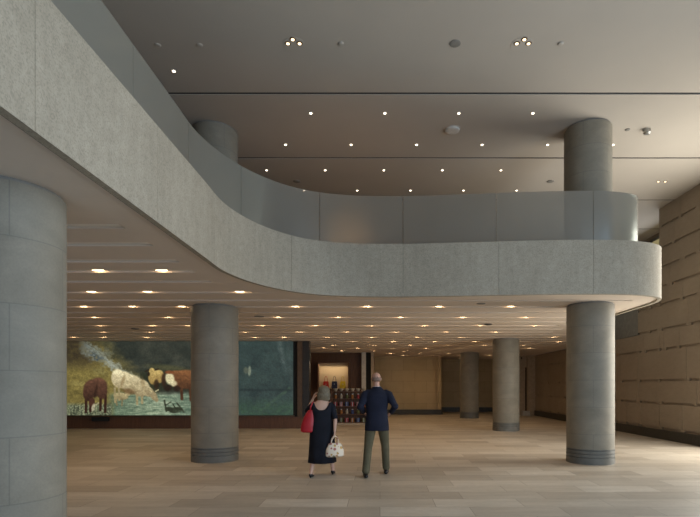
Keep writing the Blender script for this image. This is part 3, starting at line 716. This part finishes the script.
# ------------------------------------------------------------------ people
def ringloft(bm, rings, seg=28):
    """rings: (cx, cy, z, rx, ry)"""
    rs = []
    for cx, cy, z, rx, ry in rings:
        rs.append([bm.verts.new((cx+rx*math.cos(2*PI*k/seg), cy+ry*math.sin(2*PI*k/seg), z)) for k in range(seg)])
    for a, b in zip(rs, rs[1:]):
        for k in range(seg): bm.faces.new((a[k], a[(k+1) % seg], b[(k+1) % seg], b[k]))
    bm.faces.new(rs[0][::-1]); bm.faces.new(rs[-1])
def ball(bm, c, r, s=(1, 1, 1)):
    q = bmesh.ops.create_icosphere(bm, subdivisions=3, radius=1.0)
    for v in q['verts']: v.co = Vector((c[0]+v.co.x*r*s[0], c[1]+v.co.y*r*s[1], c[2]+v.co.z*r*s[2]))
def limb(bm, pts, rad):
    tube(bm, pts, rad, 14)
    for p, r in zip(pts, rad): ball(bm, p, r*0.995)
def organic(name, bm, mat, parent, voxel=0.010, smooth=6):
    o = link(name, bm, mat, parent, True)
    m = o.modifiers.new('join', 'REMESH'); m.mode = 'VOXEL'; m.voxel_size = voxel; m.use_smooth_shade = True
    s = o.modifiers.new('soft', 'SMOOTH'); s.iterations = smooth; s.factor = 0.5
    return o
def hand(bm, w, d, side, palmn, curl=0.5):
    """w wrist position, d hand direction, side thumb-side direction, palmn palm normal"""
    w, d, side, palmn = Vector(w), Vector(d).normalized(), Vector(side).normalized(), Vector(palmn).normalized()
    pc = w+d*0.05
    for k in range(5):
        for q in range(4):
            ball(bm, w+d*(0.012+0.02*q)+side*((k-2)*0.0135*(0.8+0.07*q)), 0.0135)
    for k, L in enumerate((0.060, 0.072, 0.078, 0.070)):
        off = side*((k-1.5)*0.0185); base = w+d*0.088+off; L1 = L*0.5; L2 = L*0.32; L3 = L*0.28
        d1 = (d+palmn*curl*0.6).normalized(); d2 = (d+palmn*curl*1.8).normalized(); d3 = (d+palmn*curl*3.2).normalized()
        p1 = base+d1*L1; p2 = p1+d2*L2; p3 = p2+d3*L3
        limb(bm, [base-d*0.02, base, p1, p2, p3], [0.010, 0.0092, 0.0086, 0.008, 0.007])
    b = w+d*0.025+side*0.03; limb(bm, [b-side*0.01, b+side*0.018+d*0.02, b+side*0.03+d*0.045+palmn*0.012, b+side*0.032+d*0.065+palmn*0.02], [0.013, 0.0115, 0.010, 0.0085])
skin_m = simple('skin', (0.50, 0.27, 0.19, 1), 0.55, 0, 0.06, 15)
skin_f = simple('fair_skin', (0.62, 0.38, 0.28, 1), 0.55, 0, 0.05, 15)
def fabric(name, c, sc=120):
    t = NT(name); o = t.obj(); n = t.noise(sc, 2, 0.5, o); n2 = t.noise(5, 3, 0.5, o)
    a = tuple(v*0.8 for v in c[:3])+(1,); b = tuple(v*1.2 for v in c[:3])+(1,)
    t.base(t.ramp(n2, [(0.3, a), (0.7, b)])); t.bump(t.math('ADD', n, t.math('MULTIPLY', n2, 4)), 0.25, 0.006)
    return t.set(0.85, 0, 0.2)
M['navyw'] = fabric('navy_wool', (0.014, 0.016, 0.030, 1)); M['khaki'] = fabric('khaki_cotton', (0.105, 0.092, 0.056, 1))
M['blackc'] = fabric('black_cloth', (0.012, 0.013, 0.019, 1)); M['shoe'] = simple('black_leather', (0.012, 0.011, 0.011, 1), 0.35)
M['denim'] = fabric('white_shirt', (0.5, 0.5, 0.5, 1))
def head(bm, c, s=1.0, yaw=0.0):
    """head facing +Y"""
    n0 = len(bm.verts); C = Vector(c)
    ball(bm, C+Vector((0, -0.012, 0.025))*s, 0.079*s, (0.97, 1.2, 1.12))
    ball(bm, C+Vector((0, 0.022, -0.045))*s, 0.060*s, (0.95, 1.08, 1.1))
    ball(bm, C+Vector((0, 0.052, -0.088))*s, 0.027*s, (1.1, .8, .7))
    limb(bm, [C+Vector((0, 0.082, 0.012))*s, C+Vector((0, 0.103, -0.022))*s], [0.009*s, 0.0145*s])
    for sx in (-1, 1):
        ball(bm, C+Vector((0.030*sx, 0.071, 0.004))*s, 0.0135*s)
        ball(bm, C+Vector((0.030*sx, 0.078, 0.024))*s, 0.012*s, (1.7, .6, .5))
        ball(bm, C+Vector((0.081*sx, -0.008, -0.004))*s, 0.026*s, (0.42, 0.72, 1.15))
    for z in (-0.056, -0.065): ball(bm, C+Vector((0, 0.083, z))*s, 0.010*s, (2.2, .7, .5))
def foot(bm, ank, yaw=0.0, pitch=0.0, L=0.27, w=0.045, heel=0.0):
    A = Vector(ank); Mx = Matrix.Rotation(yaw, 3, 'Z') @ Matrix.Rotation(pitch, 3, 'X')
    f = lambda x, y, z: A+Mx @ Vector((x, y, z))
    zs = -A.z if pitch == 0 else -0.09
    for y, z, r in ((-0.055, 0.035+heel*.9, .036), (-0.02, .05+heel, .04), (0.03, .042+heel*.7, .042), (0.08, .034+heel*.3, .045), (0.13, .026, .044), (0.175, .02, .034)):
        ball(bm, f(0, y*L/0.27, zs+z), r*w/0.045, (1, 1.15, min(1, z/r*1.0)))
    return f, zs

# --- man
mx, my = -0.055, 8.72
man = empty('person', (mx, my, 0), 'man walking away in navy blazer and khaki trousers with hands at his waist', 'person')
LA, RA = (-0.185, -0.20, 0.09), (0.165, 0.20, 0.09)
LK, RK = (-0.15, -0.04, 0.50), (0.145, 0.14, 0.52)
LH, RH = (-0.095, 0, 0.93), (0.095, 0, 0.93)
bm = bmesh.new(); head(bm, (-0.01, 0.02, 1.685))
ringloft(bm, [(0, 0, .86, .13, .09), (0, 0, .95, .165, .105), (0, 0, 1.08, .15, .10), (0, 0, 1.25, .17, .115), (0, 0, 1.40, .185, .115), (0, 0, 1.47, .14, .09), (0, 0.0, 1.52, .06, .06)])
limb(bm, [(0, 0, 1.45), (-0.005, 0.005, 1.53), (-0.01, 0.01, 1.62)], [.07, .057, .055])
RE, RW = (0.315, -0.08, 1.21), (0.25, 0.10, 1.10)
LE, LW = (-0.285, -0.10, 1.20), (-0.235, 0.10, 1.10)
for s, E, Wr in ((1, RE, RW), (-1, LE, LW)):
    limb(bm, [(0.165*s, 0, 1.44), (0.2*s, -0.005, 1.41), E, Wr], [.055, .052, .038, .026])
    hand(bm, Wr, (-0.6*s, 0.35, -0.7), (0.2*s, 0.8, 0.3), (-0.5*s, -0.5, 0.1), 0.35)
for H_, K_, A_k in ((LH, LK, LA), (RH, RK, RA)): limb(bm, [H_, K_, A_k], [.085, .055, .04])
organic('body', bm, skin_m, man, 0.006, 4)
# trousers
bm = bmesh.new()
ringloft(bm, [(0, 0, .84, .14, .10), (0, 0, .93, .175, .118), (0, 0, 1.03, .165, .112)])
for H_, K_, A_k in ((LH, LK, LA), (RH, RK, RA)):
    mid = tuple((K_[i]+A_k[i])/2 for i in range(3))
    limb(bm, [H_, tuple((H_[i]+K_[i])/2 for i in range(3)), K_, mid, (A_k[0], A_k[1], 0.115)], [.103, .092, .074, .069, .066])
organic('trousers', bm, 'khaki', man)
# shoes
for A_k, yw in ((LA, 0.12), (RA, -0.12)):
    bm = bmesh.new(); foot(bm, A_k, yw); limb(bm, [(A_k[0], A_k[1], .06), (A_k[0], A_k[1]-0.005, .10)], [.045, .045])
    organic('shoe', bm, 'shoe', man, 0.007, 4)
# blazer
bm = bmesh.new()
ringloft(bm, [(0, -0.01, .79, .213, .155), (0, -0.005, .90, .208, .15), (0, 0, 1.0, .196, .138), (0, 0, 1.12, .182, .13), (0, 0, 1.26, .198, .14), (0, 0, 1.38, .212, .14), (0, 0, 1.45, .19, .12), (0, 0, 1.50, .12, .092), (0, 0, 1.55, .074, .074)], 36)
for s, E, Wr in ((1, RE, RW), (-1, LE, LW)):
    q = tuple(Wr[i]+(E[i]-Wr[i])*0.12 for i in range(3))
    limb(bm, [(0.155*s, 0, 1.43), (0.205*s, -0.01, 1.405), tuple((E[i]+(0.205*s, -.01, 1.405)[i])/2 for i in range(3)), E, q], [.073, .076, .066, .060, .046])
organic('blazer', bm, 'navyw', man)
bm = bmesh.new(); lathe([(0.068, 0), (0.064, 0.03), (0.058, 0.03), (0.06, 0)], 28, bm, (-0.002, 0.005, 1.525))
link('shirt_collar', bm, 'denim', man, True)
# cropped grey hair around the back and sides
bm = bmesh.new()
ball(bm, (-0.01, -0.008, 1.69), 0.086, (1.0, 1.12, 0.98))
bmesh.ops.delete(bm, geom=[v for v in bm.verts if v.co.z > 1.73 or v.co.z < 1.63 or v.co.y > 0.045], context='VERTS')
M['greyhair'] = simple('grey_hair', (0.22, 0.14, 0.105, 1), 0.8, 0, 0.3, 60)
hr = link('hair', bm, 'greyhair', man, True); sm = hr.modifiers.new('t', 'SOLIDIFY'); sm.thickness = 0.006

# --- woman
wx, wy = -1.01, 8.68
wom = empty('person', (wx, wy, 0), 'woman walking away in a long black dress with bare upper back and short brown hair', 'person')
LA, RA = (-0.165, -0.16, 0.12), (0.175, 0.18, 0.12)
LK, RK = (-0.11, -0.03, 0.43), (0.13, 0.13, 0.45)
bm = bmesh.new(); hc = (0.035, 0.03, 1.452); head(bm, hc, 0.92)
ringloft(bm, [(0, 0, .76, .13, .09), (0, 0, .84, .165, .11), (0, 0, 1.0, .125, .09), (0, 0, 1.14, .15, .10), (0, 0, 1.24, .165, .095), (0.005, 0, 1.295, .11, .075), (0.01, 0.0, 1.33, .05, .05)])
limb(bm, [(0.005, 0, 1.27), (0.015, 0.008, 1.34), (0.03, 0.015, 1.42)], [.058, .046, .045])
WRE, WRW = (0.240, -0.06, 1.0), (0.238, -0.145, 0.79)
WLE, WLW = (-0.27, 0.10, 1.12), (-0.165, 0.09, 1.335)
for s, E, Wr in ((1, WRE, WRW), (-1, WLE, WLW)):
    limb(bm, [(0.145*s, 0, 1.245), (0.17*s, 0, 1.225), E, tuple(E[i]*0.6+Wr[i]*0.4 for i in range(3)), Wr], [.045, .043, .034, .032, .022])
hand(bm, WRW, (-0.05, -0.08, -1), (0, 1, 0.1), (-1, 0, 0), 0.8)
hand(bm, WLW, (0.45, -0.05, 1), (0.3, 1, 0), (1, 0, -0.3), 0.5)
for H_, K_, A_k in (((-.085, 0, .80), LK, LA), ((.085, 0, .80), RK, RA)):
    c_ = (K_[0]*.6+A_k[0]*.4, K_[1]*.6+A_k[1]*.4-0.02, K_[2]*.6+A_k[2]*.4)
    limb(bm, [H_, K_, c_, (A_k[0], A_k[1], .10)], [.085, .052, .05, .032])
for A_k in (LA, RA):
    foot(bm, A_k, 0, 0, 0.22, 0.036, 0.045)
organic('body', bm, skin_f, wom, 0.006, 4)
# dress with low scooped back
def dress():
    seg_, bm = 56, bmesh.new()
    R_ = [(.245, .235, .245), (.40, .222, .22), (.58, .212, .18), (.74, .205, .15), (.86, .20, .135), (.98, .172, .115), (1.06, .168, .115), (1.14, .176, .122), (1.20, .182, .12), (1.25, .182, .112), (1.28, .165, .1)]
    rings = []
    for z, rx, ry in R_:
        ring = []
        for k in range(seg_):
            a = 2*PI*k/seg_; fold = 1+0.035*math.sin(a*9+z*3)*max(0, (0.7-z)/0.45)
            zz = z
            if z > 1.1:
                back = max(0, -math.sin(a)); nn = abs(math.cos(a))
                dip = 0.14 if math.sin(a) < 0 else 0.09
                zz = 1.1+(z-1.1)*(1-(dip/0.18)*(1-min(1, nn/0.80)**3))
            ring.append(bm.verts.new((rx*fold*math.cos(a)+0.004, ry*fold*math.sin(a), zz)))
        rings.append(ring)
    for a, b in zip(rings, rings[1:]):
        for k in range(seg_): bm.faces.new((a[k], a[(k+1) % seg_], b[(k+1) % seg_], b[k]))
    return bm
o = link('dress', dress(), 'blackc', wom, True); m = o.modifiers.new('t', 'SOLIDIFY'); m.thickness = 0.012; m.offset = 0.5
for s, E in ((1, WRE), (-1, WLE)):
    bm = bmesh.new(); q = tuple((0.175*s, 0, 1.215)[i]*0.1+E[i]*0.9 for i in range(3))
    limb(bm, [(0.15*s, 0, 1.225), (0.18*s, 0, 1.205), q], [.055, .058, .050])
    organic('sleeve', bm, 'blackc', wom, 0.01, 4)
# hair : short bob
bm = bmesh.new()
H0 = Vector(hc)
ball(bm, H0+Vector((0, -0.025, 0.026)), 0.100, (1.05, 1.1, 0.98)); ball(bm, H0+Vector((0, -0.045, -0.045)), 0.100, (1.18, .78, 1.05))
ball(bm, H0+Vector((0.055, -0.01, -0.06)), 0.042, (.8, 1.2, 1.7)); ball(bm, H0+Vector((-0.055, -0.01, -0.06)), 0.042, (.8, 1.2, 1.7))
ball(bm, H0+Vector((0, -0.05, -0.11)), 0.072, (1.6, .7, .8))
t = NT('brown_hair'); oo = t.obj(); nz = t.noise(30, 4, 0.7, t.mapping(oo, (3, 3, 0.5)))
t.base(t.ramp(nz, [(0.3, (0.10, 0.075, 0.045, 1)), (0.7, (0.24, 0.19, 0.12, 1))])); t.bump(nz, 0.5, 0.01); M['hair'] = t.set(0.6)
organic('hair', bm, 'hair', wom, 0.008, 3)
# heels
for A_k in (LA, RA):
    bm = bmesh.new(); c = Vector(A_k)
    for y, z, r, sx in ((-0.045, 0.055, .034, 1), (-0.01, .05, .033, 1), (0.03, .036, .035, 1.05), (0.075, .024, .040, 1), (0.115, .02, .038, 1), (0.15, .018, .026, 1)):
        ball(bm, (c.x, c.y+y, z+.0), r, (sx, 1.1, .62 if y > 0 else 1.0))
    limb(bm, [(c.x, c.y-.055, .05), (c.x, c.y-.062, .012)], [.016, .011])
    organic('shoe', bm, 'shoe', wom, 0.006, 3)

# red shoulder bag
M['redbag'] = simple('red_leather_bag', (0.42, 0.012, 0.02, 1), 0.45, 0, 0.1, 12)
rb = empty('shoulder_bag', (wx-0.235, wy-0.05, 0.76), 'bright red shoulder bag hanging at the woman\'s left side', 'handbag')
bm = bmesh.new()
ringloft(bm, [(0, 0, 0, .09, .06), (0, 0, .02, .125, .08), (0.005, 0, .12, .125, .08), (0.02, 0, .24, .10, .06), (0.035, 0, .33, .07, .035), (0.05, 0, .39, .04, .02)], 32)
organic('bag_body', bm, 'redbag', rb, 0.008, 4)
link('strap', tube(bmesh.new(), [(0.045, -0.03, .36), (0.055, -.05, .44), (0.085, -.03, .515), (0.09, 0.03, .53), (0.085, .09, .50), (0.065, .08, .42), (0.045, .03, .36)], .011), 'redbag', rb)
# floral bag
t = NT('floral_cloth'); oo = t.obj()
v = t.n('ShaderNodeTexVoronoi'); v.inputs['Scale'].default_value = 19; t.l(oo, v.inputs['Vector'])
sc = t.n('ShaderNodeSeparateColor'); t.l(v.outputs['Color'], sc.inputs[0])
flo = t.ramp(sc.outputs[1], [(0.0, (0.45, 0.06, 0.07, 1)), (0.35, (0.55, 0.33, 0.08, 1)), (0.6, (0.42, 0.12, 0.12, 1)), (1.0, (0.16, 0.2, 0.1, 1))])
msk = t.math('MULTIPLY', t.math('LESS_THAN', v.outputs['Distance'], 0.5), t.math('GREATER_THAN', sc.outputs[0], 0.35))
t.base(t.mix(t.math('MULTIPLY', msk, 0.95), (0.78, 0.66, 0.52, 1), flo)); M['floral'] = t.set(0.7)
fb = empty('tote_bag', (wx+0.24, wy-0.165, 0.355), 'white floral handbag carried in the woman\'s right hand', 'handbag', rz=0.3)
bm = bmesh.new()
ringloft(bm, [(0, 0, 0, .13, .05), (0, 0, .02, .16, .075), (0, 0, .12, .155, .075), (0, 0, .20, .12, .05), (0, 0, .235, .10, .03)], 32)
organic('bag_body', bm, 'floral', fb, 0.008, 4)
for yy in (-0.022, 0.022):
    link('handle', tube(bmesh.new(), [(x, yy*(1-z*0), z) for x, _, z in arc(0.13, 0.14, z0=0.215)], .008), 'floral', fb)

# ------------------------------------------------------------------ light
def area(name, loc, rot, sx, sy, e, col, spread=None):
    l = bpy.data.lights.new(name, 'AREA'); l.shape = 'RECTANGLE'; l.size = sx; l.size_y = sy; l.energy = e; l.color = col
    if spread: l.spread = spread
    o = bpy.data.objects.new(name, l); COL.objects.link(o); o.location = loc; o.rotation_euler = rot
    return o
# daylight entering the window wall on the right (stops where the stone wall starts)
area('daylight_right', (XR+0.05, 0.1, 3.4), (0, math.radians(90), 0), 6.4, 8.0, 900, (0.60, 0.79, 1.0))
area('daylight_right', (XR+0.05, 10.65, 2.9), (0, math.radians(90), 0), 5.4, 3.1, 520, (1.0, 0.96, 0.86))
# daylight entering the glass front behind the camera
area('daylight_front', (4.8, YB+0.12, 3.4), (math.radians(90), 0, 0), 7.0, 6.4, 130, (1.0, 0.93, 0.78))
area('daylight_upper_opening', (9.5, 16.5, 5.1), (0, math.radians(78), 0), 1.6, 1.8, 95, (0.9, 0.95, 1.0))
area('daylight_front', (-6.5, YB+0.12, 1.7), (math.radians(90), 0, 0), 12, 3.0, 170, (0.45, 0.68, 1.0))
wd = bpy.data.worlds.new('World'); S.world = wd; wd.use_nodes = True
wd.node_tree.nodes['Background'].inputs[0].default_value = (0.5, 0.62, 0.8, 1); wd.node_tree.nodes['Background'].inputs[1].default_value = 0.3

# ------------------------------------------------------------------ camera
cd = bpy.data.cameras.new('Camera'); cam = bpy.data.objects.new('Camera', cd); COL.objects.link(cam)
cam.location = (0, 0, EYE); cam.rotation_euler = (math.radians(90), 0, 0)
cd.sensor_width = 36; cd.sensor_fit = 'HORIZONTAL'; cd.lens = 500/700*36
cd.shift_x = -30/700; cd.shift_y = 128.2/700; cd.clip_start = 0.05; cd.clip_end = 200
S.camera = cam
vs_ = S.view_settings
vs_.view_transform = 'Standard'; vs_.look = 'None'; vs_.gamma = 1.0; vs_.exposure = 0.0; vs_.use_curve_mapping = False
